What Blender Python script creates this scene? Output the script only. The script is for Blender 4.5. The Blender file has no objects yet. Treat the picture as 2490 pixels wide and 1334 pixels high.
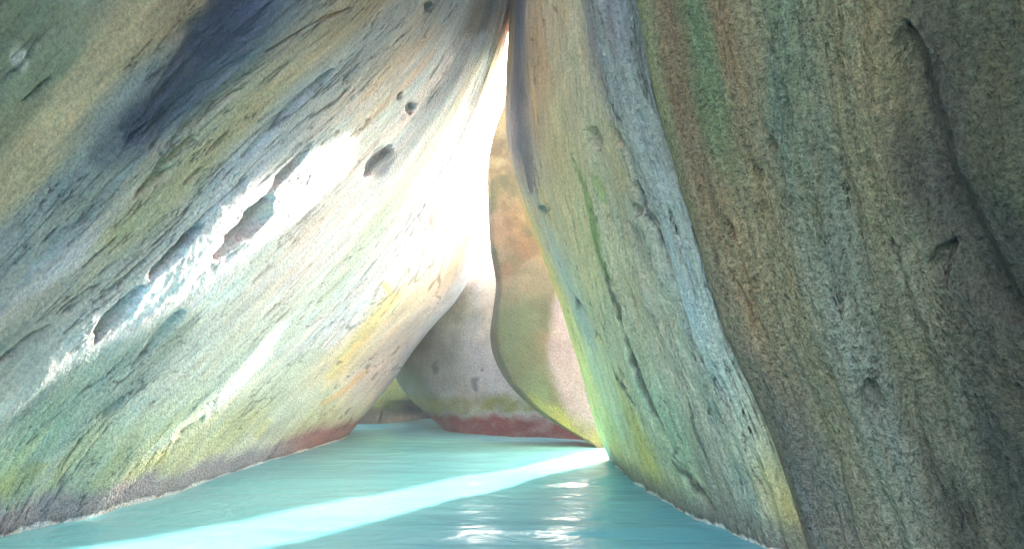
import bpy, math
import numpy as np
from mathutils import Vector

S = bpy.context.scene
COL = S.collection
R = math.radians

# ------------------------------------------------------------ camera
PW, PH, FOC, HOR, EYE = 2490.0, 1334.0, 1812.0, 900.0, 1.3
PITCH = math.atan((HOR - PH / 2) / FOC)
cd = bpy.data.cameras.new("camera")
cam = bpy.data.objects.new("camera", cd)
COL.objects.link(cam)
cam.location = (0, 0, EYE)
cam.rotation_euler = (math.pi / 2 + PITCH, 0, 0)
cd.sensor_width = 36.0
cd.lens = FOC / PW * 36.0
cd.clip_start = 0.05
cd.clip_end = 2000
S.camera = cam

# ------------------------------------------------------------ sky, sun, exposure
SUN_AZ, SUN_EL = 21.8, 24.6          # degrees right of straight ahead, above the water
w = bpy.data.worlds.new("World")
S.world = w
w.use_nodes = True
nt = w.node_tree
nt.nodes.clear()
sky = nt.nodes.new("ShaderNodeTexSky")
sky.sky_type = 'NISHITA'
sky.sun_disc = False
sky.sun_elevation = R(SUN_EL)
sky.sun_rotation = R(SUN_AZ)
sky.air_density = 1.0
sky.dust_density = 5.0
sky.ozone_density = 1.0
bg = nt.nodes.new("ShaderNodeBackground")
bg.inputs[1].default_value = 0.15
wo = nt.nodes.new("ShaderNodeOutputWorld")
nt.links.new(sky.outputs[0], bg.inputs[0])
nt.links.new(bg.outputs[0], wo.inputs[0])

sd = bpy.data.lights.new("sun", 'SUN')
sd.energy = 3.3
sd.angle = R(1.5)
sd.color = (1.0, 0.96, 0.91)
sun = bpy.data.objects.new("sun", sd)
COL.objects.link(sun)
sv = Vector((math.sin(R(SUN_AZ)) * math.cos(R(SUN_EL)), math.cos(R(SUN_AZ)) * math.cos(R(SUN_EL)), math.sin(R(SUN_EL))))
sun.rotation_euler = sv.to_track_quat('Z', 'Y').to_euler()
sun.location = sv * 40

S.view_settings.view_transform = 'Standard'
S.view_settings.look = 'None'
S.view_settings.gamma = 1.0
S.view_settings.exposure = 3.8
S.render.engine = 'CYCLES'
S.cycles.max_bounces = 10
S.cycles.diffuse_bounces = 7
S.cycles.glossy_bounces = 3
S.cycles.caustics_reflective = False
S.cycles.caustics_refractive = False

# ------------------------------------------------------------ numeric helpers
rng = np.random.default_rng(7)
TAB = rng.random((256, 256)).astype(np.float64)
TAB3 = rng.random((64, 64, 64)).astype(np.float64)


def sm(t):
    return t * t * t * (t * (t * 6 - 15) + 10)


def noise2(x, y, seed=0):
    x = x + seed * 17.37
    y = y + seed * 9.71
    xi = np.floor(x).astype(int); yi = np.floor(y).astype(int)
    fx = sm(x - xi); fy = sm(y - yi)
    a = TAB[xi & 255, yi & 255]; b = TAB[(xi + 1) & 255, yi & 255]
    c = TAB[xi & 255, (yi + 1) & 255]; d = TAB[(xi + 1) & 255, (yi + 1) & 255]
    return ((a * (1 - fx) + b * fx) * (1 - fy) + (c * (1 - fx) + d * fx) * fy) * 2 - 1


def fbm2(x, y, o=4, seed=0, g=0.5):
    s = 0; a = 1.0; n = 0
    for k in range(o):
        s = s + a * noise2(x * 2 ** k, y * 2 ** k, seed + k * 3.1)
        n += a; a *= g
    return s / n


def noise3(x, y, z):
    xi = np.floor(x).astype(int); yi = np.floor(y).astype(int); zi = np.floor(z).astype(int)
    fx = sm(x - xi); fy = sm(y - yi); fz = sm(z - zi)
    T = TAB3

    def g(i, j, k):
        return T[(xi + i) & 63, (yi + j) & 63, (zi + k) & 63]
    a = g(0, 0, 0) * (1 - fx) + g(1, 0, 0) * fx
    b = g(0, 1, 0) * (1 - fx) + g(1, 1, 0) * fx
    c = g(0, 0, 1) * (1 - fx) + g(1, 0, 1) * fx
    d = g(0, 1, 1) * (1 - fx) + g(1, 1, 1) * fx
    return ((a * (1 - fy) + b * fy) * (1 - fz) + (c * (1 - fy) + d * fy) * fz) * 2 - 1


def fbm3(P, sc, o=3, off=0.0):
    s = 0; a = 1.0; n = 0
    for k in range(o):
        q = P * (sc * 2 ** k) + off + 13.7 * k
        s = s + a * noise3(q[..., 0], q[..., 1], q[..., 2])
        n += a; a *= 0.5
    return s / n


def spline(pts, n, dims=None):
    """chord-length Catmull-Rom through pts, n samples"""
    p = np.array(pts, float)
    d = np.r_[0, np.cumsum(np.linalg.norm(np.diff(p[:, :2], axis=0), axis=1))]
    return herm(d / d[-1], p, np.linspace(0, 1, n))


def herm(t, p, q):
    """monotone-ish cubic interpolation of rows p at knots t, sampled at q"""
    p = np.asarray(p, float)
    shp = (len(t),) + (1,) * (p.ndim - 1)
    h = np.diff(t)
    s = np.diff(p, axis=0) / h.reshape((-1,) + (1,) * (p.ndim - 1))
    m = np.zeros_like(p)
    m[0] = s[0]; m[-1] = s[-1]
    if len(t) > 2:
        hh = h.reshape((-1,) + (1,) * (p.ndim - 1))
        m[1:-1] = (s[:-1] * hh[1:] + s[1:] * hh[:-1]) / (hh[1:] + hh[:-1])
    i = np.clip(np.searchsorted(t, q, side='right') - 1, 0, len(t) - 2)
    f = ((q - t[i]) / h[i]).reshape((-1,) + (1,) * (p.ndim - 1))
    hi = h[i].reshape(f.shape)
    return ((2 * f**3 - 3 * f**2 + 1) * p[i] + (f**3 - 2 * f**2 + f) * hi * m[i]
            + (-2 * f**3 + 3 * f**2) * p[i + 1] + (f**3 - f**2) * hi * m[i + 1])


def ray(px, py):
    a = (px - PW / 2) / FOC; b = (PH / 2 - py) / FOC
    dy = math.cos(PITCH) - b * math.sin(PITCH)
    dz = math.sin(PITCH) + b * math.cos(PITCH)
    return a / dy, dz / dy


def at(px, py, Y):
    rx, rz = ray(px, py)
    return np.stack([rx * Y, Y + 0 * rx, EYE + rz * Y], -1)


def lin(c):
    c = np.asarray(c, float) / 255.0
    return np.where(c <= 0.04045, c / 12.92, ((c + 0.055) / 1.055) ** 2.4)


def sstep(a, b, x):
    t = np.clip((x - a) / (b - a), 0, 1)
    return t * t * (3 - 2 * t)


def seg_dist(X, Y, pts):
    """distance to polyline and position 0..1 along it"""
    best = np.full(X.shape, 1e9); along = np.zeros(X.shape)
    p = np.array(pts, float)
    L = np.r_[0, np.cumsum(np.linalg.norm(np.diff(p[:, :2], axis=0), axis=1))]
    for k in range(len(p) - 1):
        ax, ay = p[k, :2]; bx, by = p[k + 1, :2]
        vx, vy = bx - ax, by - ay
        l2 = vx * vx + vy * vy + 1e-9
        t = np.clip(((X - ax) * vx + (Y - ay) * vy) / l2, 0, 1)
        d = np.hypot(X - ax - t * vx, Y - ay - t * vy)
        m = d < best
        best = np.where(m, d, best)
        along = np.where(m, (L[k] + t * (L[k + 1] - L[k])) / L[-1], along)
    return best, along


def stroke(X, Y, pts, wid, soft=0.6, taper=True, J=None):
    """0..1 mask of a band along pts; wid in the same unit as X, Y"""
    p = np.array(pts, float)
    pad = wid * 2 + 4
    out = np.zeros(X.shape)
    box = (X > p[:, 0].min() - pad) & (X < p[:, 0].max() + pad) & (Y > p[:, 1].min() - pad) & (Y < p[:, 1].max() + pad)
    if not box.any():
        return out
    d, al = seg_dist(X[box], Y[box], pts)
    if J is not None:
        d = np.maximum(d + wid * J[box], 0)
    w_ = wid * (np.clip(4 * al * (1 - al), 0.02, 1) ** 0.5 if taper else 1.0)
    out[box] = 1 - sstep(w_ * (1 - soft), w_ * (1 + soft * 0.5) + 0.5, d)
    return out


# ------------------------------------------------------------ mesh helpers
def link_mesh(name, V, faces, attrs=None, mat=None, parent=None):
    me = bpy.data.meshes.new(name)
    V = np.asarray(V, np.float32)
    quads = np.asarray(faces[0], np.int32)
    tris = np.asarray(faces[1], np.int32) if len(faces) > 1 and len(faces[1]) else np.zeros((0, 3), np.int32)
    nl = quads.size + tris.size
    me.vertices.add(len(V)); me.vertices.foreach_set("co", V.ravel())
    me.loops.add(nl); me.loops.foreach_set("vertex_index", np.r_[quads.ravel(), tris.ravel()])
    npol = len(quads) + len(tris)
    me.polygons.add(npol)
    st = np.r_[np.arange(len(quads)) * 4, quads.size + np.arange(len(tris)) * 3].astype(np.int32)
    me.polygons.foreach_set("loop_start", st)
    me.polygons.foreach_set("use_smooth", np.ones(npol, bool))
    me.update(calc_edges=True)
    for k, (typ, arr) in (attrs or {}).items():
        a = me.attributes.new(k, typ, 'POINT')
        arr = np.asarray(arr, np.float32)
        a.data.foreach_set("color" if typ == 'FLOAT_COLOR' else ("vector" if typ == 'FLOAT_VECTOR' else "value"), arr.ravel())
    me.validate()
    o = bpy.data.objects.new(name, me)
    COL.objects.link(o)
    if mat:
        me.materials.append(mat)
    if parent:
        o.parent = parent
    return o


def tag(o, label=None, cat=None, group=None, kind=None):
    for k, v in (("label", label), ("category", cat), ("group", group), ("kind", kind)):
        if v:
            o[k] = v
    return o


def ring_faces(nr, nc):
    """rows x closed columns"""
    i = np.arange(nr - 1)[:, None]; j = np.arange(nc)[None, :]
    a = i * nc + j; b = i * nc + (j + 1) % nc
    return np.stack([a, b, b + nc, a + nc], -1).reshape(-1, 4)


def normals(P):
    du = np.gradient(P, axis=1); dv = np.gradient(P, axis=0)
    n = np.cross(du, dv)
    return n / (np.linalg.norm(n, axis=-1, keepdims=True) + 1e-9)


class Rock:
    """a boulder: front grid P (rows x cols, with photo-derived px,py), optional extension columns and back columns"""

    def __init__(s, PX, PY, P, u, v):
        s.PX, s.PY, s.P = PX, PY, P
        s.U = np.broadcast_to(u[None, :], PX.shape)
        s.V = np.broadcast_to(v[:, None], PX.shape)

    def orient(s, toward=(0, 0, EYE)):
        n = normals(s.P)
        d = np.sum(n * (np.array(toward) - s.P), -1)
        if np.median(d) < 0:
            n = -n
        s.N = n
        return n

    def push(s, h):
        s.P = s.P + s.N * h[..., None]

    def uv_of(s, px, py):
        k = np.argmin((s.PX - px) ** 2 + (s.PY - py) ** 2)
        return s.U.flat[k], s.V.flat[k]

    def tint(s, pts, su, sv_, wx=0.0, power=1.6):
        """smooth interpolation of stain colours given at (px, py)"""
        num = np.zeros(s.PX.shape + (3,)); den = np.zeros(s.PX.shape)
        U = s.U + wx; V = s.V
        for (x, y, c) in pts:
            a, b = s.uv_of(x, y)
            d2 = ((U - a) / su) ** 2 + ((V - b) / sv_) ** 2
            wt = 1.0 / (d2 + 0.03) ** power
            num += wt[..., None] * lin(c); den += wt
        return num / den[..., None]


def cracks(U, V, fu, fv, seed, lo=0.05, wd=0.05):
    """short dark fissures running with the streaks"""
    n = fbm2(U * fu, V * fv, 3, seed, 0.55)
    k = 1 - sstep(0.0, wd, np.abs(n))
    return k * sstep(lo, lo + 0.22, fbm2(U * fu * 0.22, V * fv * 0.6, 2, seed + 5))


def mixc(C, c, m):
    return C + (lin(c) - C) * np.clip(m, 0, 1)[..., None]


# ------------------------------------------------------------ materials
def rock_material(name, streak=1.0, grain=1.0, bump=1.0):
    m = bpy.data.materials.new(name)
    m.use_nodes = True
    t = m.node_tree; N = t.nodes; L = t.links
    N.clear()
    out = N.new("ShaderNodeOutputMaterial"); b = N.new("ShaderNodeBsdfPrincipled")
    L.new(b.outputs[0], out.inputs[0])
    st = N.new("ShaderNodeAttribute"); st.attribute_name = "stain_shading"
    fl = N.new("ShaderNodeAttribute"); fl.attribute_name = "flow"
    we = N.new("ShaderNodeAttribute"); we.attribute_name = "wet"
    tc = N.new("ShaderNodeTexCoord")

    def noise(vec, scale, detail=3.0, rough=0.55):
        n = N.new("ShaderNodeTexNoise")
        n.inputs["Scale"].default_value = scale
        n.inputs["Detail"].default_value = detail
        n.inputs["Roughness"].default_value = rough
        L.new(vec, n.inputs["Vector"])
        return n.outputs[0]

    def math_(op, a, b_, clamp=False):
        n = N.new("ShaderNodeMath"); n.operation = op; n.use_clamp = clamp
        for i, v in enumerate((a, b_)):
            if isinstance(v, (int, float)):
                n.inputs[i].default_value = v
            else:
                L.new(v, n.inputs[i])
        return n.outputs[0]
    obj = tc.outputs["Object"]
    mp = N.new("ShaderNodeMapping"); mp.inputs["Scale"].default_value = (1, 0.16, 1)
    L.new(fl.outputs["Vector"], mp.inputs["Vector"])
    n1 = noise(obj, 30, 4)       # crystals
    n2 = noise(obj, 75, 2)       # fine grain
    n3 = noise(mp.outputs[0], 9, 5, 0.65)   # streaks along the flow
    # value factor
    f = math_('ADD', math_('MULTIPLY', math_('SUBTRACT', n1, 0.5), 1.5 * grain), math_('MULTIPLY', math_('SUBTRACT', n2, 0.5), 1.3 * grain))
    f = math_('ADD', f, math_('MULTIPLY', math_('SUBTRACT', n3, 0.5), 0.8 * streak))
    f = math_('ADD', f, 1.0)
    mul = N.new("ShaderNodeVectorMath"); mul.operation = 'SCALE'
    L.new(st.outputs["Color"], mul.inputs[0]); L.new(f, mul.inputs["Scale"])
    # hue wander between warm and cool minerals
    hs = N.new("ShaderNodeMix"); hs.data_type = 'RGBA'; hs.blend_type = 'MULTIPLY'
    hs.inputs[0].default_value = 0.5
    cr = N.new("ShaderNodeValToRGB")
    cr.color_ramp.elements[0].position = 0.34; cr.color_ramp.elements[0].color = (0.80, 0.92, 1.0, 1)
    cr.color_ramp.elements[1].position = 0.66; cr.color_ramp.elements[1].color = (1.0, 0.93, 0.80, 1)
    L.new(noise(mp.outputs[0], 5, 4, 0.6), cr.inputs[0])
    L.new(mul.outputs[0], hs.inputs[6]); L.new(cr.outputs[0], hs.inputs[7])
    L.new(hs.outputs[2], b.inputs["Base Color"])
    L.new(math_('SUBTRACT', 0.9, math_('MULTIPLY', we.outputs["Fac"], 0.45)), b.inputs["Roughness"])
    b.inputs["Specular IOR Level"].default_value = 0.3
    h = math_('ADD', math_('MULTIPLY', n1, 1.3), math_('MULTIPLY', n2, 0.5))
    h = math_('ADD', h, math_('MULTIPLY', n3, 1.1 * streak))
    bp = N.new("ShaderNodeBump")
    bp.inputs["Strength"].default_value = 0.9 * bump
    bp.inputs["Distance"].default_value = 0.03
    L.new(h, bp.inputs["Height"]); L.new(bp.outputs[0], b.inputs["Normal"])
    return m


def water_material():
    m = bpy.data.materials.new("turquoise_water")
    m.use_nodes = True
    t = m.node_tree; N = t.nodes; L = t.links
    b = N["Principled BSDF"]
    tc = N.new("ShaderNodeTexCoord")
    mp = N.new("ShaderNodeMapping"); mp.inputs["Scale"].default_value = (0.35, 1.0, 1)
    mp.inputs["Rotation"].default_value = (0, 0, R(8))
    L.new(tc.outputs["Object"], mp.inputs["Vector"])
    n0 = N.new("ShaderNodeTexNoise"); n0.inputs["Scale"].default_value = 0.35; n0.inputs["Detail"].default_value = 3
    L.new(mp.outputs[0], n0.inputs["Vector"])
    cr = N.new("ShaderNodeValToRGB")
    cr.color_ramp.elements[0].position = 0.3; cr.color_ramp.elements[0].color = (0.125, 0.42, 0.455, 1)
    cr.color_ramp.elements[1].position = 0.7; cr.color_ramp.elements[1].color = (0.19, 0.50, 0.53, 1)
    L.new(n0.outputs[0], cr.inputs[0]); L.new(cr.outputs[0], b.inputs["Base Color"])
    b.inputs["Roughness"].default_value = 0.19
    b.inputs["Specular IOR Level"].default_value = 0.14
    b.inputs["IOR"].default_value = 1.33
    n1 = N.new("ShaderNodeTexNoise"); n1.inputs["Scale"].default_value = 1.7; n1.inputs["Detail"].default_value = 5; n1.inputs["Roughness"].default_value = 0.5; n1.inputs["Distortion"].default_value = 0.8
    L.new(mp.outputs[0], n1.inputs["Vector"])
    mq = N.new("ShaderNodeMapping"); mq.inputs["Scale"].default_value = (0.8, 1.0, 1)
    mq.inputs["Rotation"].default_value = (0, 0, R(-24))
    L.new(tc.outputs["Object"], mq.inputs["Vector"])
    n2 = N.new("ShaderNodeTexNoise"); n2.inputs["Scale"].default_value = 2.6; n2.inputs["Detail"].default_value = 3; n2.inputs["Distortion"].default_value = 1.5
    L.new(mq.outputs[0], n2.inputs["Vector"])
    ad = N.new("ShaderNodeMath"); ad.operation = 'ADD'
    L.new(n1.outputs[0], ad.inputs[0]); L.new(n2.outputs[0], ad.inputs[1])
    bp = N.new("ShaderNodeBump"); bp.inputs["Strength"].default_value = 0.3; bp.inputs["Distance"].default_value = 0.05
    L.new(ad.outputs[0], bp.inputs["Height"]); L.new(bp.outputs[0], b.inputs["Normal"])
    return m


M_ROCK = rock_material("granite", 1.25, 0.75)
M_DARK = rock_material("brown_granite", 0.7, 1.25, 1.3)
M_FAR = rock_material("grey_granite", 0.3, 0.9, 0.8)
M_WATER = water_material()


# ------------------------------------------------------------ boulder assembly
def assemble(name, rk, C, wet, ext=None, back=None, cap_dir=(0, 0, 1), cap=2.0, flow_len=(14.0, 14.0), mat=None, gain=1.0, sat=0.8):
    """ext / back: lists of functions (or offset tuples) giving extra columns from the first / last front column"""
    nr, nc = rk.PX.shape
    cols_e = [e(rk.P[:, 0]) for e in (ext or [])][::-1]
    cols_b = [e(rk.P[:, -1]) for e in (back or [])]
    P = np.stack(cols_e + [rk.P[:, k] for k in range(nc)] + cols_b, 1)
    ne, nb = len(cols_e), len(cols_b)
    pad = lambda A: np.concatenate([np.repeat(A[:, :1], ne, 1), A, np.repeat(A[:, -1:], nb, 1)], 1)
    Cc = pad(C); Wt = pad(wet)
    fu = np.concatenate([rk.U[:, :1] - 0.05 * np.arange(ne, 0, -1)[None, :], rk.U, rk.U[:, -1:] + 0.03 * np.arange(1, nb + 1)[None, :]], 1)
    fv = pad(rk.V)
    flow = np.stack([fu * flow_len[0], fv * flow_len[1], 0 * fu], -1)
    # cap: rings drawn in and up towards the crown
    rows_top = []
    cen = P[0].mean(0)
    for k, f in enumerate((0.2, 0.45, 0.72, 0.93)):
        r_ = P[0] * (1 - f) + cen * f
        r_ = r_ + np.array(cap_dir) * cap * math.sin(f * math.pi / 2)
        rows_top.insert(0, r_)
    allP = np.concatenate([np.stack(rows_top, 0), P], 0)
    rep = lambda A: np.concatenate([np.repeat(A[:1], 4, 0), A], 0)
    Cc, Wt, flow = rep(Cc), rep(Wt), rep(flow)
    NR, NC = allP.shape[:2]
    q = ring_faces(NR, NC)
    V = allP.reshape(-1, 3)
    top = V[:NC].mean(0); bot = V[-NC:].mean(0)
    V = np.concatenate([V, top[None], bot[None]], 0)
    it, ib = NR * NC, NR * NC + 1
    j = np.arange(NC)
    tr = np.concatenate([np.stack([np.full(NC, it), (j + 1) % NC, j], -1),
                         np.stack([np.full(NC, ib), (NR - 1) * NC + j, (NR - 1) * NC + (j + 1) % NC], -1)])
    e2 = lambda A: np.concatenate([A.reshape(NR * NC, -1), A.reshape(NR * NC, -1)[:1], A.reshape(NR * NC, -1)[-1:]], 0)
    lum = (Cc * np.array([0.2126, 0.7152, 0.0722])).sum(-1, keepdims=True)
    Cc = (lum + (Cc - lum) * sat) * np.array(gain)
    ca = np.concatenate([np.clip(e2(Cc), 0.005, 0.9), np.ones((len(V), 1))], 1)
    return link_mesh(name, V, (q, tr), {"stain_shading": ('FLOAT_COLOR', ca), "flow": ('FLOAT_VECTOR', e2(flow)), "wet": ('FLOAT', e2(Wt))}, mat or M_ROCK)


def off(dx, dy, dz=0.0):
    return lambda c: c + np.array([dx, dy, dz])


def to(x, y, k=1.0):
    """column at plan position x, y, keeping each row's height"""
    def f(c):
        o = c.copy(); o[:, 0] = c[:, 0] * (1 - k) + x * k; o[:, 1] = c[:, 1] * (1 - k) + y * k
        return o
    return f


def loft(lines, nu, nv, uk=None, depth=False):
    """streamlines (px,py[,Y]) -> grids"""
    G = np.stack([spline(l, nv) for l in lines], 0)          # line, row, comp
    if depth:
        G[..., 2] = 1.0 / G[..., 2]
    t = np.array(uk if uk is not None else np.linspace(0, 1, len(lines)))
    u = np.linspace(0, 1, nu)
    A = herm(t, G, u)                                        # nu,nv,comp
    A = np.transpose(A, (1, 0, 2))
    v = np.linspace(0, 1, nv)
    return A, u, v


def solve(PX, PY, F, t0=1.0, t1=45.0, n=90):
    rx, rz = ray(PX, PY)
    T = t0 * (t1 / t0) ** (np.arange(n) / (n - 1))
    lo = np.full(PX.shape, t1); hi = np.full(PX.shape, t1); done = np.zeros(PX.shape, bool)
    f0 = F(rx * T[0], T[0], EYE + rz * T[0])
    for k in range(1, n):
        f1 = F(rx * T[k], T[k] + 0 * rx, EYE + rz * T[k])
        hit = (~done) & (f0 * f1 <= 0)
        lo[hit] = T[k - 1]; hi[hit] = T[k]; done |= hit
        f0 = f1
    fl = F(rx * lo, lo, EYE + rz * lo)
    for _ in range(30):
        mid = (lo + hi) / 2
        fm = F(rx * mid, mid, EYE + rz * mid)
        same = fl * fm > 0
        lo = np.where(same, mid, lo); hi = np.where(same, hi, mid)
    return (lo + hi) / 2


def rollback(u, wd, D, side=1):
    k = np.clip(1 - ((1 - u) if side > 0 else u) / wd, 0, 1)
    return D * (1 - np.sqrt(np.clip(1 - k * k, 0, 1)))


Q = 1.0   # mesh resolution factor

# ============================================================ LEFT LEANING BOULDER
def build_left():
    L = [
        [(-250, -450), (-520, -50), (-760, 350), (-960, 800), (-1080, 1250), (-1150, 1750)],
        [(300, -450), (-20, 0), (-330, 380), (-600, 800), (-780, 1250), (-900, 1700)],
        [(860, -450), (500, 0), (330, 190), (130, 400), (-200, 800), (-450, 1200), (-600, 1580)],
        [(1110, -440), (860, 0), (560, 270), (300, 560), (0, 850), (-250, 1200), (-380, 1520)],
        [(1200, -420), (1080, -10), (900, 230), (650, 480), (420, 690), (200, 900), (0, 1120), (-160, 1450)],
        [(1235, -380), (1150, 90), (960, 380), (750, 610), (520, 840), (280, 1070), (90, 1350)],
        [(1270, -340), (1195, 120), (1070, 400), (900, 650), (690, 880), (490, 1100), (370, 1280)],
        [(1320, -310), (1236, 62), (1190, 225), (1150, 340), (1128, 430), (1138, 520), (1152, 590), (1147, 648), (1112, 717),
         (1050, 787), (1000, 850), (960, 910), (890, 995), (825, 1075), (780, 1140)],
    ]
    uk = [0, 0.10, 0.24, 0.42, 0.58, 0.73, 0.87, 1.0]
    nu, nv = int(760 * Q), int(700 * Q)
    A, u, v = loft(L, nu, nv, uk)
    PX, PY = A[..., 0], A[..., 1]
    wy = np.array([-9, -4, 0, 3, 5.89, 7.1, 8.57, 10.9, 12.4, 13.7, 16, 20, 30])
    wx = np.array([-5.2, -4.7, -4.4, -4.25, -4.05, -3.78, -3.62, -3.5, -3.32, -3.15, -2.7, -1.9, 0])
    yy = np.linspace(-9, 30, 800)
    xx = herm(wy, wx[:, None], yy)[:, 0]
    F = lambda x, y, z: x - (np.interp(y, yy, xx) + 0.35 * z + 0.03 * np.maximum(y - 9.2, 0) ** 2 * sstep(1.2, 3.6, z))
    Y = solve(PX, PY, F)
    Y = Y + rollback(np.broadcast_to(u[None, :], Y.shape), 0.07, 0.7)
    rk = Rock(PX, PY, at(PX, PY, Y), u, v)
    rk.orient()
    U, V = rk.U, rk.V
    edge = sstep(0, 0.05, 1 - U)
    # relief: long ridges along the streaks, then knobbly grain
    wob = 0.02 * fbm2(U * 6, V * 5, 3, 5)
    h = 0.10 * fbm2((U + wob) * 11, V * 1.8, 2, 1) + 0.02 * fbm2((U + wob) * 30, V * 5, 2, 2)
    J = 0.45 * fbm2(U * 80, V * 26, 3, 10) + 0.15
    X_, Y_ = PX + 13 * fbm2(U * 40, V * 24, 3, 8, 0.5), PY + 13 * fbm2(U * 40, V * 24, 3, 9, 0.5)
    for pts, wd, dp in [
        ([(660, 470), (600, 560), (520, 640)], 34, 0.16), ([(760, 340), (690, 430), (650, 480)], 14, 0.08),
        ([(485, 540), (420, 610), (350, 680)], 16, 0.1), ([(340, 690), (290, 750), (220, 830)], 24, 0.1),
        ([(970, 360), (930, 395), (900, 430)], 24, 0.12), ([(1018, 255), (995, 278)], 14, 0.09), ([(985, 225), (970, 245)], 9, 0.07),
        ([(1045, 5), (1030, 22)], 14, 0.08), ([(800, 170), (740, 220), (660, 300), (580, 380)], 14, 0.06),
        
        ([(470, 330), (400, 420), (330, 480)], 16, 0.09), ([(650, -120), (560, 60), (470, 200), (330, 360)], 85, 0.1),
        ([(840, 20), (740, 70), (640, 130)], 8, 0.05), ([(580, 215), (545, 245)], 7, 0.05), ([(500, 400), (450, 450)], 6, 0.05),
        ([(120, 790), (60, 840), (0, 890)], 12, 0.06), ([(320, 970), (260, 1020)], 8, 0.05), ([(450, 760), (390, 830), (330, 900)], 18, 0.07),
        ([(500, 1010), (400, 1120)], 10, 0.03), ([(840, 820), (780, 890)], 6, 0.04), ([(838, 880), (828, 890)], 5, 0.04),
        ([(450, 755), (444, 768)], 6, 0.06), ([(130, 185), (60, 260)], 8, 0.05)]:
        h = h - 0.95 * dp * stroke(X_, Y_, pts, wd, 0.8, True, J)
    ck = np.maximum(cracks(U, V, 60, 7, 14, 0.08), cracks(U, V, 110, 16, 15, 0.1, 0.07))
    h = (h - 0.016 * ck) * (0.25 + 0.75 * edge)
    rk.push(h)
    rk.orient()
    g = 0.007 * fbm3(rk.P, 5.0, 2) + 0.004 * fbm3(rk.P, 18.0, 2, 5.0)
    rk.push(g * (0.3 + 0.7 * edge))
    # stains, plus painted shade in hollows and a painted sun band
    pts = [
        (-300, -200, (120, 120, 95)), (50, 60, (112, 122, 92)), (130, 170, (120, 132, 102)), (20, 330, (120, 122, 92)), (300, 100, (184, 160, 116)), (150, 290, (190, 172, 130)),
        (60, 450, (172, 158, 120)), (450, 20, (160, 130, 90)), (290, 270, (134, 142, 138)), (600, 40, (92, 102, 116)), (330, 300, (92, 104, 118)),
        (480, 210, (104, 122, 124)), (200, 430, (146, 154, 150)), (60, 600, (152, 158, 156)), (0, 700, (130, 142, 142)), (860, 20, (172, 155, 118)),
        (600, 270, (192, 174, 126)), (430, 450, (186, 168, 122)), (300, 570, (172, 164, 120)), (190, 640, (182, 178, 184)), (130, 720, (156, 150, 134)),
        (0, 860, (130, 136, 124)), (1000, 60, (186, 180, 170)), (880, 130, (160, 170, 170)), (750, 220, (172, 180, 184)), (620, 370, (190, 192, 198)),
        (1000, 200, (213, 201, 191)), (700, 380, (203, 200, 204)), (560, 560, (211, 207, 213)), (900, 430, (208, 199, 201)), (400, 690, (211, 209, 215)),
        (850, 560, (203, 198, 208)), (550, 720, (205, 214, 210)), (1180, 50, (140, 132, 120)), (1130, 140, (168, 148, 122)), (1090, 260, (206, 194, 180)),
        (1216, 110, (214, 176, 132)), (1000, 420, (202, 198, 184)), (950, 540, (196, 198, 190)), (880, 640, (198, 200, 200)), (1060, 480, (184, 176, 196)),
        (960, 640, (184, 178, 196)), (1090, 560, (220, 212, 212)), (1140, 590, (226, 224, 224)), (1130, 500, (226, 222, 222)), (1100, 680, (214, 204, 202)), (1040, 780, (206, 198, 200)), (950, 750, (208, 198, 174)), (850, 900, (206, 198, 168)),  # rim beside the gap tinted near white to paint in its glare
        (820, 790, (198, 202, 208)), (700, 800, (186, 204, 198)), (560, 900, (184, 204, 196)), (400, 850, (166, 182, 176)), (300, 900, (132, 154, 144)),
        (120, 1000, (128, 156, 142)), (100, 1080, (132, 168, 148)), (450, 1010, (178, 200, 178)), (250, 1150, (166, 184, 152)), (620, 1000, (182, 198, 170)),
        (700, 930, (188, 200, 180)), (920, 880, (194, 186, 192)), (950, 850, (182, 174, 178)), (780, 980, (182, 192, 170))]
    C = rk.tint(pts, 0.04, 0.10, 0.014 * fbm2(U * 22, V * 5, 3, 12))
    z = rk.P[..., 2]
    zn = z + 0.10 * fbm2(U * 60, V * 12, 3, 31) + 0.10 * fbm2(U * 14, V * 8, 2, 33)
    Xw, Yw = PX + 10 * fbm2(U * 50, V * 14, 4, 18, 0.6), PY + 10 * fbm2(U * 50, V * 14, 4, 19, 0.6)
    for p_, wd, c, a in LEFT_STAINS_SHADING:
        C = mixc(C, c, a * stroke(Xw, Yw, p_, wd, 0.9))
    # tide marks by height
    moss = sstep(0.22, 0.34, zn) * (1 - sstep(0.45, 1.1, zn)) * sstep(-0.25, 0.35, fbm2(U * 26, V * 4, 3, 41))
    C = mixc(C, (162, 172, 92), 0.45 * moss)
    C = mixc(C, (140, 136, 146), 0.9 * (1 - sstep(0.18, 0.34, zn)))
    red = (1 - sstep(0.2, 0.5, zn)) * sstep(640, 780, PX)
    C = mixc(C, (150, 86, 84), 0.85 * red)
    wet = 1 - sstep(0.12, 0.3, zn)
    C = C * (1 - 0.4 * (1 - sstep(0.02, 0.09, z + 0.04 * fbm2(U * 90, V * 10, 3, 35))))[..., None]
    C = mixc(C, (74, 72, 68), 0.65 * ck)
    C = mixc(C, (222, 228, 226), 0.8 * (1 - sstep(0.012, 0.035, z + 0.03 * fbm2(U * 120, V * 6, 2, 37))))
    C = C * (1 + 0.16 * fbm2(U * 90, V * 14, 4, 51, 0.65))[..., None]
    ext = [off(-0.06 * k, -1.0 * k, 0.05 * k) for k in (0.4, 1, 1.8, 2.8)]
    back = [off(-0.015, 0.3), off(-0.04, 0.8), off(-0.15, 1.3), off(-1.0, 1.5), off(-2.2, 2.0), off(-4, 2.2), to(-9, 13), to(-12, 7), to(-11, 2), to(-8, 0)]
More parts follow.
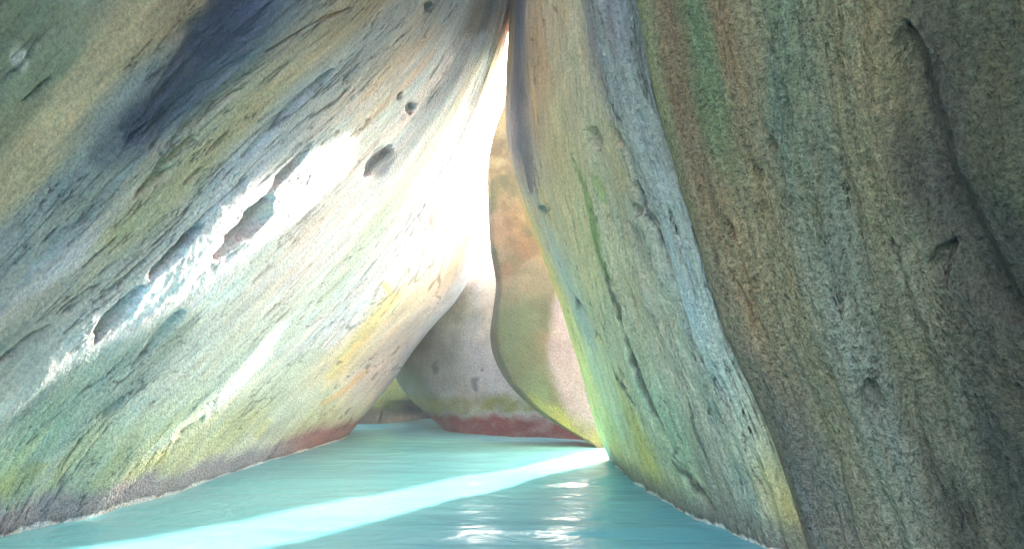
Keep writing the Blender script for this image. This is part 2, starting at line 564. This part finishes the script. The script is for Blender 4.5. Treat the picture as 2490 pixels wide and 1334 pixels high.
    o = assemble("leaning_boulder", rk, C, wet, ext, back, cap_dir=(-0.5, 0, 1), cap=2.2, gain=(1.5, 1.27, 1.27))
    tag(o, "huge pale streaked boulder leaning from the left with white sunlit ridges and mossy foot", "boulder")


LEFT_STAINS_SHADING = [
    ([(1180, 90), (950, 300), (720, 520), (480, 740)], 110, (222, 212, 218), 0.55), ([(860, 290), (650, 480), (400, 720), (280, 820)], 80, (224, 216, 222), 0.55),  # lilac-white strokes painted in to widen and soften the sun patch
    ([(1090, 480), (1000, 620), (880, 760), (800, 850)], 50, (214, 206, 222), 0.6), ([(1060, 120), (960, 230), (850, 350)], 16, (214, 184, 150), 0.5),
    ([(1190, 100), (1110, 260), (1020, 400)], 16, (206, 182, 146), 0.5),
    ([(600, -60), (555, 60), (500, 140), (420, 240), (300, 340)], 74, (58, 68, 88), 0.85),  # navy strokes here and below paint the shade of the upper-left hollow
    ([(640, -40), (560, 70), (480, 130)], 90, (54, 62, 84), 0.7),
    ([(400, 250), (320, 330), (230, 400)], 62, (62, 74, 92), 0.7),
    ([(300, 330), (180, 460), (40, 600), (-80, 720)], 60, (114, 122, 122), 0.5),
    ([(40, 150), (80, 140)], 34, (190, 190, 175), 0.8),
    ([(880, 250), (990, 130), (1080, 60)], 22, (205, 178, 140), 0.5),
    ([(1080, 330), (1000, 430), (880, 600), (760, 760)], 24, (158, 178, 150), 0.45),
    ([(930, 690), (960, 720), (880, 830), (800, 930)], 20, (222, 188, 104), 0.7),
    ([(900, 890), (840, 950), (790, 985)], 8, (220, 176, 96), 0.6),
    ([(500, 760), (380, 900), (220, 1020)], 34, (104, 130, 122), 0.55), ([(200, 880), (60, 990), (-60, 1080)], 34, (98, 120, 116), 0.55),  # these and the next teal stroke paint the shade of diagonal grooves
    ([(330, 960), (180, 1060), (40, 1150)], 26, (108, 140, 122), 0.5), ([(640, 820), (540, 930), (440, 1020)], 14, (130, 160, 150), 0.4),
    ([(410, 1100), (350, 1140), (290, 1180)], 26, (160, 168, 66), 0.6), ([(660, 1020), (620, 1060)], 18, (170, 178, 90), 0.5), ([(120, 1130), (20, 1190), (-60, 1240)], 34, (136, 144, 66), 0.6),
    ([(660, 480), (600, 560), (520, 640)], 22, (74, 88, 88), 0.75), ([(485, 540), (420, 610), (350, 680)], 10, (80, 94, 92), 0.7), ([(340, 690), (290, 750), (220, 830)], 16, (86, 104, 102), 0.6),  # dark strokes from here to the pits' end paint shade inside them
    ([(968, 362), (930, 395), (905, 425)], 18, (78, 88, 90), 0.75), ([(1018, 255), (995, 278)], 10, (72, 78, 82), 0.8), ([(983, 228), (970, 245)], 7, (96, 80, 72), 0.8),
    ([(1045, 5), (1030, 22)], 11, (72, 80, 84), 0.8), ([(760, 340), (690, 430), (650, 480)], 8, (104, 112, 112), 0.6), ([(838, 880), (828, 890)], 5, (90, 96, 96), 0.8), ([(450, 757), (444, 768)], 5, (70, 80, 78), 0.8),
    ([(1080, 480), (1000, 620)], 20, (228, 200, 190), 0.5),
]


# ============================================================ RIGHT PALE SLAB
def build_right():
    L = [
        [(1262, -700, 13.0), (1243, -50, 13.0), (1233, 120, 12.9), (1229, 220, 12.7), (1231, 330, 12.5), (1241, 400, 12.3), (1266, 490, 12), (1310, 605, 11.7),
         (1350, 705, 11.4), (1390, 830, 11.3), (1420, 930, 11.2), (1450, 1040, 11.1), (1480, 1112, 11.1), (1530, 1210, 11.1)],
        [(1325, -700, 6.5), (1360, 0, 6.7), (1390, 300, 6.9), (1450, 600, 7.1), (1520, 850, 7.25), (1590, 1080, 7.35), (1640, 1220, 7.36), (1700, 1380, 7.3)],
        [(1440, -700, 4.7), (1545, 0, 4.9), (1580, 180, 5), (1640, 400, 5.1), (1700, 600, 5.2), (1760, 800, 5.3), (1850, 1000, 5.35), (1920, 1180, 5.4),
         (1970, 1334, 5.4), (2030, 1490, 5.4)],
        [(1500, -700, 4.8), (1605, 0, 5.0), (1642, 180, 5.1), (1702, 400, 5.2), (1762, 600, 5.3), (1822, 800, 5.4), (1912, 1000, 5.45), (1982, 1180, 5.5),
         (2032, 1334, 5.5), (2092, 1490, 5.5)],
    ]
    nu, nv = int(420 * Q), int(760 * Q)
    A, u, v = loft(L, nu, nv, [0, 0.40, 0.90, 1.0], True)
    A = A[:, ::-1]                    # last column = silhouette on the left
    PX, PY, Y = A[..., 0], A[..., 1], 1.0 / A[..., 2]
    Ub = np.broadcast_to(u[None, :], Y.shape)
    Y = Y + rollback(Ub, 0.10, 0.14)
    rk = Rock(PX, PY, at(PX, PY, Y), u, v)
    rk.orient()
    U, V = rk.U, rk.V
    edge = sstep(0, 0.06, 1 - U)
    wob = 0.02 * fbm2(U * 5, V * 5, 3, 65)
    h = 0.10 * fbm2((U + wob) * 8, V * 2.4, 3, 61) + 0.04 * fbm2((U + wob) * 26, V * 8, 3, 62)
    X_, Y_ = PX + 9 * fbm2(U * 20, V * 22, 3, 68), PY + 9 * fbm2(U * 20, V * 22, 3, 69)
    for pts, wd, dp in RIGHT_CARVE:
        h = h - dp * stroke(X_, Y_, pts, wd, 0.8)
    ck = np.maximum(cracks(U, V, 34, 6, 66, 0.05), cracks(U, V, 60, 14, 67, 0.1, 0.07))
    rk.push((h - 0.03 * ck) * (0.2 + 0.8 * edge))
    rk.orient()
    rk.push((0.012 * fbm3(rk.P, 4.0, 3) + 0.008 * fbm3(rk.P, 15.0, 2, 5.0)) * (0.3 + 0.7 * edge))
    pts = [
        (1245, 100, (150, 140, 110)), (1262, 200, (112, 122, 140)), (1265, 60, (100, 112, 130)), (1262, 330, (140, 150, 170)), (1290, 430, (146, 152, 156)),
        (1310, 100, (178, 152, 110)), (1300, 220, (180, 158, 120)), (1360, 60, (176, 156, 116)), (1380, 180, (176, 168, 130)), (1440, 60, (126, 122, 122)),
        (1500, 40, (122, 120, 122)), (1500, 200, (134, 142, 140)), (1560, 300, (142, 147, 140)), (1590, 480, (144, 150, 143)), (1640, 620, (152, 164, 158)),
        (1360, 320, (184, 174, 128)), (1380, 420, (186, 178, 132)), (1330, 520, (180, 182, 140)), (1420, 500, (180, 178, 134)), (1500, 420, (180, 166, 122)),
        (1530, 520, (160, 158, 138)), (1350, 620, (156, 186, 186)), (1400, 740, (160, 188, 188)), (1450, 640, (184, 184, 140)), (1520, 660, (176, 174, 140)),
        (1290, 560, (192, 180, 122)), (1330, 680, (196, 194, 120)), (1370, 800, (196, 204, 130)), (1430, 840, (170, 196, 178)), (1500, 800, (176, 186, 156)),
        (1580, 760, (178, 176, 152)), (1680, 760, (166, 190, 186)), (1740, 900, (176, 196, 184)), (1640, 900, (178, 182, 158)), (1560, 950, (176, 200, 172)),
        (1480, 960, (180, 206, 174)), (1430, 940, (190, 204, 140)), (1500, 1060, (184, 200, 132)), (1560, 1060, (186, 196, 110)), (1640, 1060, (150, 184, 150)),
        (1720, 1040, (164, 180, 160)), (1820, 1060, (178, 190, 164)), (1880, 1180, (182, 188, 130)), (1930, 1280, (186, 182, 104)), (1800, 1200, (150, 172, 154)), (1720, 1160, (140, 152, 134))]
    C = rk.tint(pts, 0.07, 0.08, 0.02 * fbm2(U * 16, V * 6, 3, 72))
    Xw, Yw = PX + 7 * fbm2(U * 30, V * 20, 4, 78, 0.6), PY + 7 * fbm2(U * 30, V * 20, 4, 79, 0.6)
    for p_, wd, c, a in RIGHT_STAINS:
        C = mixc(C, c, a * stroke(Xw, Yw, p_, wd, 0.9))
    z = rk.P[..., 2]
    zn = z + 0.08 * fbm2(U * 40, V * 14, 3, 81)
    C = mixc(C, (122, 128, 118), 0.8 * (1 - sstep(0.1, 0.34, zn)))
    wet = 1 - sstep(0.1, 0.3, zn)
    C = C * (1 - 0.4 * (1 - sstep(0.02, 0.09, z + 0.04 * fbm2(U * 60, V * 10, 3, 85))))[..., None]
    C = mixc(C, (74, 76, 74), 0.55 * ck)
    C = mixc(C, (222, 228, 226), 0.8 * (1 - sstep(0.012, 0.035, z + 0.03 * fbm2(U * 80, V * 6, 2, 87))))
    C = C * (1 + 0.16 * fbm2(U * 60, V * 16, 4, 91, 0.65))[..., None]
    ext = [off(0.5, 0.25), off(1.2, 0.6)]
    def deep(dx, dy, hx, hy):  # unseen upper back of the slab built out to block the sun
        def f(c):
            k = sstep(6.6, 7.6, c[:, 2])[:, None]
            return c + np.array([dx, dy, 0.0]) * (1 - k) + np.array([hx, hy, 0.0]) * k
        return f
    back = [deep(0.03, 0.06, 0.02, 0.5), deep(0.12, 0.14, 0.08, 1.4), deep(0.35, 0.22, 0.3, 2.6), deep(0.9, 0.4, 1.2, 3.2), deep(1.8, 0.6, 2.4, 2.8), to(4.5, 10.5), to(6.5, 8.5), to(6.5, 6.5)]
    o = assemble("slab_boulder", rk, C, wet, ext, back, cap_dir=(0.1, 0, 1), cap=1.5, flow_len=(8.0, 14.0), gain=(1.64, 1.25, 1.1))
    tag(o, "tall blue grey and ochre rock slab right of the bright gap, thin dark cracks", "boulder")


RIGHT_CARVE = [
    ([(1435, 310), (1445, 340), (1452, 370)], 12, 0.09), ([(1472, 300), (1490, 330), (1508, 358)], 14, 0.09), ([(1545, 390), (1552, 418)], 8, 0.06),
    ([(1542, 490), (1545, 525)], 11, 0.06), ([(1310, 500), (1325, 520)], 14, 0.05),
    ([(1560, 520), (1600, 610), (1640, 720), (1680, 830), (1720, 910)], 6, 0.08),
    ([(1355, 630), (1372, 660), (1385, 700), (1440, 790), (1490, 870)], 6, 0.05),
    ([(1480, 640), (1510, 740), (1545, 850), (1600, 1000), (1650, 1110)], 6, 0.06),
    ([(1640, 1110), (1700, 1200), (1730, 1250)], 6, 0.06), ([(1250, 380), (1300, 500), (1350, 640)], 5, 0.04),
]
RIGHT_STAINS = [
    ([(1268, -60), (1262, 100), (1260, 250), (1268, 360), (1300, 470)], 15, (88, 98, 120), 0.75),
    ([(1300, 470), (1345, 600), (1390, 720), (1450, 850)], 18, (140, 176, 184), 0.6),
    ([(1560, 520), (1600, 610), (1640, 720), (1680, 830), (1720, 910)], 4, (52, 60, 62), 0.85),
    ([(1480, 640), (1510, 740), (1545, 850), (1600, 1000), (1650, 1110)], 3, (60, 68, 62), 0.8),
    ([(1355, 630), (1372, 660), (1385, 700), (1440, 790), (1490, 870), (1550, 980)], 3.5, (60, 70, 70), 0.8),
    ([(1640, 1110), (1700, 1200), (1730, 1250)], 3, (52, 60, 58), 0.8), ([(1660, 980), (1680, 1040), (1720, 1130)], 3, (60, 66, 62), 0.7),
    ([(1465, 190), (1490, 260), (1515, 330)], 2.5, (70, 74, 78), 0.8), ([(1540, 440), (1560, 510), (1590, 560)], 3, (70, 76, 80), 0.7),
    ([(1300, 190), (1310, 290), (1320, 340)], 2.5, (110, 92, 80), 0.7), ([(1330, 10), (1350, 60)], 3, (110, 86, 66), 0.7),
    ([(1435, 310), (1445, 340), (1452, 370)], 9, (88, 90, 96), 0.7), ([(1476, 305), (1490, 330), (1506, 358)], 10, (100, 104, 110), 0.7),
    ([(1542, 490), (1545, 525)], 8, (92, 90, 88), 0.6), ([(1310, 500), (1325, 520)], 10, (92, 120, 132), 0.7),
    ([(1400, 380), (1430, 450), (1470, 600), (1495, 680)], 8, (112, 150, 60), 0.8),
    ([(1445, 420), (1470, 500)], 6, (130, 160, 70), 0.6),
]


# ============================================================ RIGHT DARK BOULDER
def build_dark():
    L = [
        [(1440, -700, 4.52), (1545, 0, 4.74), (1580, 180, 4.84), (1640, 400, 4.94), (1700, 600, 5.04), (1760, 800, 5.14), (1850, 1000, 5.2), (1920, 1180, 5.25),
         (1970, 1334, 5.26), (2060, 1600, 5.24)],
        [(1720, -700, 4.1), (1850, 0, 4.25), (1930, 400, 4.4), (2020, 800, 4.5), (2120, 1100, 4.55), (2200, 1334, 4.55), (2300, 1660, 4.5)],
        [(2060, -700, 3.5), (2200, 0, 3.65), (2250, 400, 3.8), (2370, 750, 3.9), (2480, 1050, 3.95), (2560, 1334, 3.9), (2680, 1760, 3.8)],
        [(2750, -700, 2.6), (2950, 0, 2.75), (3050, 500, 2.85), (3200, 1000, 2.9), (3300, 1500, 2.85), (3400, 2000, 2.8)],
    ]
    nu, nv = int(560 * Q), int(640 * Q)
    A, u, v = loft(L, nu, nv, [0, 0.34, 0.7, 1.0], True)
    A = A[:, ::-1]
    PX, PY, Y = A[..., 0], A[..., 1], 1.0 / A[..., 2]
    Y = Y + rollback(np.broadcast_to(u[None, :], Y.shape), 0.03, 0.12)
    rk = Rock(PX, PY, at(PX, PY, Y), u, v)
    rk.orient()
    U, V = rk.U, rk.V
    edge = sstep(0, 0.06, 1 - U)
    wob = 0.02 * fbm2(U * 5, V * 5, 3, 105)
    h = 0.10 * fbm2((U + wob) * 7, V * 2.2, 3, 101) + 0.035 * fbm2((U + wob) * 24, V * 9, 3, 102)
    X_, Y_ = PX + 12 * fbm2(U * 20, V * 22, 3, 108), PY + 12 * fbm2(U * 20, V * 22, 3, 109)
    for pts, wd, dp in DARK_CARVE:
        h = h - dp * stroke(X_, Y_, pts, wd, 0.8)
    ck = np.maximum(cracks(U, V, 34, 7, 106, 0.1), cracks(U, V, 60, 16, 107, 0.08, 0.07))
    rk.push((h - 0.012 * ck) * (0.2 + 0.8 * edge))
    rk.orient()
    rk.push((0.016 * fbm3(rk.P, 4.0, 3) + 0.010 * fbm3(rk.P, 15.0, 2, 5.0)) * (0.3 + 0.7 * edge))
    pts = [  # tints darken towards the right and the crease, painting in shade
        (1560, 60, (140, 140, 100)), (1640, 60, (140, 108, 84)), (1690, 100, (112, 126, 92)), (1760, 80, (150, 118, 88)), (1660, 250, (142, 112, 88)), (1600, 250, (146, 144, 104)),
        (1720, 260, (118, 128, 92)), (1820, 60, (146, 128, 100)), (1900, 80, (122, 128, 104)), (1900, 260, (112, 122, 108)), (2050, 120, (140, 126, 96)),
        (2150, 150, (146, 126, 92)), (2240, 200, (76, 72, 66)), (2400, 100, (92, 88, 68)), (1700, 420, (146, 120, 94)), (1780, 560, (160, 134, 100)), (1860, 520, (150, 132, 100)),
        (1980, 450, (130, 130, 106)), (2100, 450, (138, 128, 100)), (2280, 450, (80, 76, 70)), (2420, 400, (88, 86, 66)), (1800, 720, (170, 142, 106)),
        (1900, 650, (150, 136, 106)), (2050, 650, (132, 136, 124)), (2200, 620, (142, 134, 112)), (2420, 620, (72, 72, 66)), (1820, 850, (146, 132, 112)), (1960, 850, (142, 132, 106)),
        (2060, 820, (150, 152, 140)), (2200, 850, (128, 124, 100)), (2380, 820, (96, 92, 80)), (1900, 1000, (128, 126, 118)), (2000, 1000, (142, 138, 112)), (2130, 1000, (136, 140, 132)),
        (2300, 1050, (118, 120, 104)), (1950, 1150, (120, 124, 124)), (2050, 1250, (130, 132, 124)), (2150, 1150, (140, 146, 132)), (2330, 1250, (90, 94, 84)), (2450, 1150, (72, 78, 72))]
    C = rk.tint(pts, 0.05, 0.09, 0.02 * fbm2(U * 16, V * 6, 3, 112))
    Xw, Yw = PX + 9 * fbm2(U * 30, V * 20, 4, 118, 0.6), PY + 9 * fbm2(U * 30, V * 20, 4, 119, 0.6)
    for p_, wd, c, a in DARK_STAINS:
        C = mixc(C, c, a * stroke(Xw, Yw, p_, wd, 0.9))
    C = mixc(C, (60, 58, 52), 0.25 * ck)
    C = C * (1 + 0.22 * fbm2(U * 60, V * 16, 4, 121, 0.65))[..., None]
    z = rk.P[..., 2]
    wet = 1 - sstep(0.1, 0.3, z)
    ext = [off(0.02 * k * k - 0.1 * k, -1.0 * k, 0.0) for k in (0.4, 1, 2, 3.2, 4.6, 6)]  # unseen columns, and the overhanging cap, shaped to keep light off this side
    back = [off(0.04, 0.12), off(0.2, 0.25), off(0.6, 0.35), off(1.3, 0.4), off(2.4, 0.3), to(7, 5), to(8.5, 3), to(8.5, 0), to(6, -4)]
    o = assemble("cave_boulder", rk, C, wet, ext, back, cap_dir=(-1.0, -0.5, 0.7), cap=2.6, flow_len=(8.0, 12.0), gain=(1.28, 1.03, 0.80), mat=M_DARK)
    tag(o, "massive dark brown and olive boulder filling the right side of the cave", "boulder")


DARK_CARVE = [
    ([(2200, 60), (2215, 250), (2260, 420), (2320, 560), (2400, 690), (2490, 780)], 60, 0.13),
    ([(2290, 590), (2275, 640), (2300, 690)], 20, 0.12), ([(1885, 335), (1892, 372)], 14, 0.05), ([(2110, 930), (2112, 985)], 22, 0.07),
    ([(1765, 540), (1785, 590)], 7, 0.06), ([(1760, 650), (1800, 720), (1830, 790)], 6, 0.05), ([(1678, 490), (1690, 530)], 8, 0.05),
]
DARK_STAINS = []


# ============================================================ FAR ROCKS (outlines by rows, lens-shaped bodies)
def row_rock(name, rows, depthF, thick, pts, rollr=None, mat=None, nu=220, nv=260, roll=0.4, rollw=0.25, su=0.25, sv_=0.12, relief=0.08, extra=None, seed=200, cap=0.3, gain=1.0, sat=1.0):
    G = spline([(r[0], r[0] * 0, r[1], r[2]) for r in rows], nv)
    rr = np.array(rows, float)
    py = np.linspace(rr[0, 0], rr[-1, 0], nv)
    xl = herm(rr[:, 0], rr[:, 1:2], py)[:, 0]; xr = herm(rr[:, 0], rr[:, 2:3], py)[:, 0]
    u = np.linspace(0, 1, nu); v = np.linspace(0, 1, nv)
    uc = 0.5 - 0.5 * np.cos(u * math.pi)
    PX = xl[:, None] + (xr - xl)[:, None] * uc[None, :]
    PY = np.repeat(py[:, None], nu, 1)
    Y = solve(PX, PY, depthF)
    UC = np.broadcast_to(uc[None, :], PX.shape)
    Y = Y + rollback(UC, rollw, roll if rollr is None else rollr) + rollback(UC, rollw, roll, -1)
    rk = Rock(PX, PY, at(PX, PY, Y), uc, v)
    rk.orient()
    e = sstep(0, 0.08, UC) * sstep(0, 0.08, 1 - UC)
    rk.push(relief * fbm3(rk.P, 0.9, 4, seed) * e)
    rk.orient()
    rk.push(0.016 * fbm3(rk.P, 5.0, 3, seed) * e)
    C = rk.tint(pts, su, sv_, 0.05 * fbm2(rk.U * 8, rk.V * 6, 3, seed))
    wet = 0 * rk.U
    if extra:
        C, wet = extra(rk, C)
    C = C * (1 + 0.3 * fbm3(rk.P, 4, 5, seed + 3))[..., None]
    # the back: same outline swept behind the front by the body's thickness
    back = []
    m = 14
    Pf = rk.P
    for k in range(1, m):
        f = 1 - k / m
        i = min(nu - 1, int(round((0.5 - 0.5 * math.cos(f * math.pi)) * (nu - 1))))
        t_ = thick * math.sin(f * math.pi)
        colp = Pf[:, -1] * (uc[i]) + Pf[:, 0] * (1 - uc[i])
        d = colp - np.array([0, 0, EYE]); d[:, 2] = 0
        d /= np.linalg.norm(d, axis=1, keepdims=True)
        back.append(colp + d * t_)
    fl = [(lambda c, q=q: q) for q in back]
    return assemble(name, rk, C, wet, None, fl, cap=cap, flow_len=(4, 4), mat=mat or M_FAR, gain=gain, sat=sat)


def plane_y(pa, pb, lean, lean2=0.0):
    """depth as a vertical-ish wall through two plan points, leaning back by lean per metre"""
    (xa, ya), (xb, yb) = pa, pb
    s = (yb - ya) / (xb - xa)
    return lambda x, y, z: y - (ya + s * (x - xa) + lean * z + lean2 * z * z)


def build_far():
    # grey boulder with the red algae foot, behind the gap
    def ex(rk, C):
        z = rk.P[..., 2] + 0.16 * fbm3(rk.P, 2.2, 5, 7)
        C = mixc(C, (128, 132, 70), (0.8 + 0.6 * fbm3(rk.P, 4, 3, 11)) * sstep(0.38, 0.5, z) * (1 - sstep(0.62, 0.85, z)))
        C = mixc(C, (122, 28, 34), (1.0 + 0.5 * fbm3(rk.P, 5, 3, 15)) * (1 - sstep(0.22, 0.46, z)))
        for p_, wd in (([(1155, 925), (1160, 945)], 9), ([(1058, 885), (1055, 900)], 7), ([(1170, 897), (1172, 902)], 4)):
            C = mixc(C, (62, 74, 84), 0.75 * stroke(rk.PX + 9 * fbm3(rk.P, 7, 3, 3), rk.PY + 9 * fbm3(rk.P, 7, 3, 23), p_, wd, 0.6, False))
        return C, 1 - sstep(0.15, 0.4, z)
    rows = [(470, 1206, 1246), (560, 1204, 1300), (610, 1196, 1318), (640, 1168, 1328), (665, 1120, 1336), (690, 1060, 1345), (720, 1010, 1400), (800, 980, 1450), (870, 962, 1500), (915, 962, 1520), (960, 990, 1530), (1000, 1030, 1540), (1050, 1087, 1545), (1110, 1150, 1550)]  # top rows, hidden behind the pinnacle, added to block stray sun
    o = row_rock("sheltered_boulder", rows, plane_y((-1.4, 15.9), (1.45, 14.2), 0.4), 3.0,
                 [(1150, 620, (225, 210, 205)), (1180, 700, (216, 204, 196)), (1100, 760, (176, 164, 140)), (1180, 800, (200, 190, 182)), (1020, 840, (96, 104, 78)), (1060, 860, (120, 124, 110)),
                  (1150, 860, (184, 178, 180)), (990, 910, (84, 108, 80)), (1080, 930, (134, 134, 134)), (1200, 920, (186, 180, 186)), (1130, 970, (172, 166, 164)), (1040, 980, (100, 116, 100)),
                  (1250, 980, (182, 176, 174))], extra=ex, gain=0.95, roll=0.9, rollw=0.22, seed=210)
    tag(o, "grey rounded boulder beyond the gap with red algae band along its waterline", "boulder")

    # narrow pinnacle between the gap and the slab
    def ex2(rk, C):
        z = rk.P[..., 2] + 0.05 * fbm3(rk.P, 3, 3, 9)
        X_, Y_ = rk.PX + 8 * fbm3(rk.P, 4, 3, 2), rk.PY + 8 * fbm3(rk.P, 4, 3, 4)
        C = mixc(C, (120, 92, 66), 0.7 * sstep(0.0, 0.4, fbm3(rk.P, 2.2, 4, 31)))
        C = mixc(C, (84, 100, 66), 0.6 * sstep(0.0, 0.4, fbm3(rk.P, 1.8, 4, 41)))
        C = mixc(C, (88, 118, 90), 0.7 * stroke(X_, Y_, [(1250, 780), (1262, 880), (1310, 970)], 70, 0.9, False))
        C = mixc(C, (166, 158, 172), 0.95 * stroke(X_, Y_, [(1400, 760), (1390, 880), (1440, 1000)], 62, 0.3, False))
        C = mixc(C, (158, 166, 92), 0.45 * stroke(X_, Y_, [(1290, 980), (1370, 1020), (1460, 1060)], 26, 0.8, False))
        return C, 1 - sstep(0.1, 0.3, z)
    rows = [(262, 1224, 1238), (300, 1209, 1241), (340, 1197, 1246), (400, 1186, 1254), (500, 1187, 1280), (600, 1192, 1318), (690, 1206, 1354), (760, 1198, 1376), (820, 1192, 1397), (880, 1206, 1414), (930, 1235, 1430),
            (970, 1272, 1440), (1020, 1335, 1453), (1060, 1405, 1464), (1088, 1450, 1476), (1120, 1462, 1484)]
    o = row_rock("pinnacle_boulder", rows, plane_y((-0.4, 12.9), (1.6, 12.9), 0.34), 0.9,
                 [(1225, 310, (214, 200, 160)), (1210, 380, (204, 188, 150)), (1220, 460, (190, 170, 132)), (1220, 560, (168, 146, 120)), (1270, 560, (180, 158, 116)), (1230, 640, (150, 138, 122)), (1280, 680, (140, 138, 120)),
                  (1230, 760, (134, 130, 116)), (1290, 760, (112, 122, 102)), (1325, 760, (92, 98, 80)), (1230, 840, (104, 122, 104)), (1270, 880, (98, 128, 106)), (1300, 860, (104, 116, 92)),
                  (1250, 930, (120, 152, 130)), (1310, 980, (142, 162, 118)), (1380, 1030, (172, 182, 104)), (1440, 1070, (188, 186, 146)), (1390, 850, (176, 168, 180))],
                 extra=ex2, gain=(0.48, 0.47, 0.52), sat=1.15, rollr=0.06, roll=0.35, rollw=0.12, su=0.3, sv_=0.06, seed=230, relief=0.06)
    tag(o, "slender yellow and green rock standing between the bright gap and the tall slab", "boulder")

    # mossy rock with a hollow, its shade painted black, far left of the channel
    rows = [(820, 840, 1100), (900, 800, 1110), (960, 790, 1110), (1000, 790, 1105), (1022, 800, 1100), (1060, 820, 1090)]
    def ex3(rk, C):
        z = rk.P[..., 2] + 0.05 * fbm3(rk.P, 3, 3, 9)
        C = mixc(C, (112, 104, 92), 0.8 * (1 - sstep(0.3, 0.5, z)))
        C = mixc(C, (36, 42, 52), sstep(960, 1000, rk.PX + 0.5 * (rk.PY - 1000) + 14 * fbm3(rk.P, 2, 3, 5)) * sstep(968, 988, rk.PY + 8 * fbm3(rk.P, 2, 3, 9)))  # near-black colour stands for the darkness inside the recess
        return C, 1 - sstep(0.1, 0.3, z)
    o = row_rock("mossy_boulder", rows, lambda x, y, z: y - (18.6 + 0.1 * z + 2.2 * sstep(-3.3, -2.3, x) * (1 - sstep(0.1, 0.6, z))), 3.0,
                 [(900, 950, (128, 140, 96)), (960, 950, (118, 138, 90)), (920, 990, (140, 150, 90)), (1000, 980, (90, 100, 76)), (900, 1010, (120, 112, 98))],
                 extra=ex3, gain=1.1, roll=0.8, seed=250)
    tag(o, "low mossy green rock at the far end of the water beyond the leaning boulder", "boulder")

    # sunlit pink rock high behind the gap
    rows = [(598, 1178, 1200), (620, 1168, 1225), (660, 1156, 1245), (720, 1140, 1280)]
    o = row_rock("distant_boulder", rows, lambda x, y, z: y - (19 + 0.1 * z), 2.0, [(1185, 610, (226, 206, 198)), (1185, 660, (220, 206, 200))], roll=0.5, nu=80, nv=60, seed=270, cap=0.02, relief=0.02)
    tag(o, "small pale pink tip of rock showing behind the grey boulder inside the bright gap", "boulder")


# ============================================================ WATER
def build_water():
    xs = np.r_[-900, -300, -100, -40, -20, np.linspace(-10, 10, 420), 20, 40, 100, 300, 900]
    ys = np.r_[-300, -100, -30, -10, np.linspace(-2, 3, 30)[:-1], 3 * (26 / 3.0) ** np.linspace(0, 1, 520), 40, 70, 150, 400, 1200]
    X, Y = np.meshgrid(xs, ys)
    fade = (1 - sstep(8, 10, np.abs(X))) * (1 - sstep(20, 26, Y)) * sstep(1, 3, Y)
    h = 0.028 * fbm2(X * 0.4 + 0.15 * Y, Y * 1.1, 3, 301) + 0.010 * fbm2(X * 1.6, Y * 4.5, 3, 305)
    P = np.stack([X, Y, h * fade], -1)
    nr, nc = X.shape
    i = np.arange(nr - 1)[:, None]; j = np.arange(nc - 1)[None, :]
    a = i * nc + j
    q = np.stack([a, a + 1, a + nc + 1, a + nc], -1).reshape(-1, 4)
    o = link_mesh("water", P.reshape(-1, 3), (q,), None, M_WATER)
    tag(o, "clear turquoise sea water with a sunlit strip between the boulders", "water", kind="structure")


build_left()
build_right()
build_dark()
build_far()
build_water()


# ============================================================ ADDED HAZE
def build_added_haze():  # thin volume added to lift dark areas and give a soft glow
    me = bpy.data.meshes.new("added_haze_volume")
    x0, x1, y0, y1, z0, z1 = -30, 30, -30, 60, -14, 26
    V = [(x, y, z) for x in (x0, x1) for y in (y0, y1) for z in (z0, z1)]
    Fc = [(0, 1, 3, 2), (4, 6, 7, 5), (0, 4, 5, 1), (2, 3, 7, 6), (0, 2, 6, 4), (1, 5, 7, 3)]
    me.from_pydata(V, [], Fc)
    m = bpy.data.materials.new("added_haze")
    m.use_nodes = True
    t = m.node_tree
    t.nodes.clear()
    o = t.nodes.new("ShaderNodeOutputMaterial")
    v = t.nodes.new("ShaderNodeVolumePrincipled")
    v.inputs["Color"].default_value = (0.95, 0.97, 1.0, 1)
    v.inputs["Density"].default_value = 0.007
    v.inputs["Anisotropy"].default_value = 0.3
    t.links.new(v.outputs[0], o.inputs["Volume"])
    me.materials.append(m)
    ob = bpy.data.objects.new("added_haze_volume", me)
    COL.objects.link(ob)
    tag(ob, "pale volume added to lift the shadows and soften the bright gap", "added_haze_volume", kind="stuff")


build_added_haze()
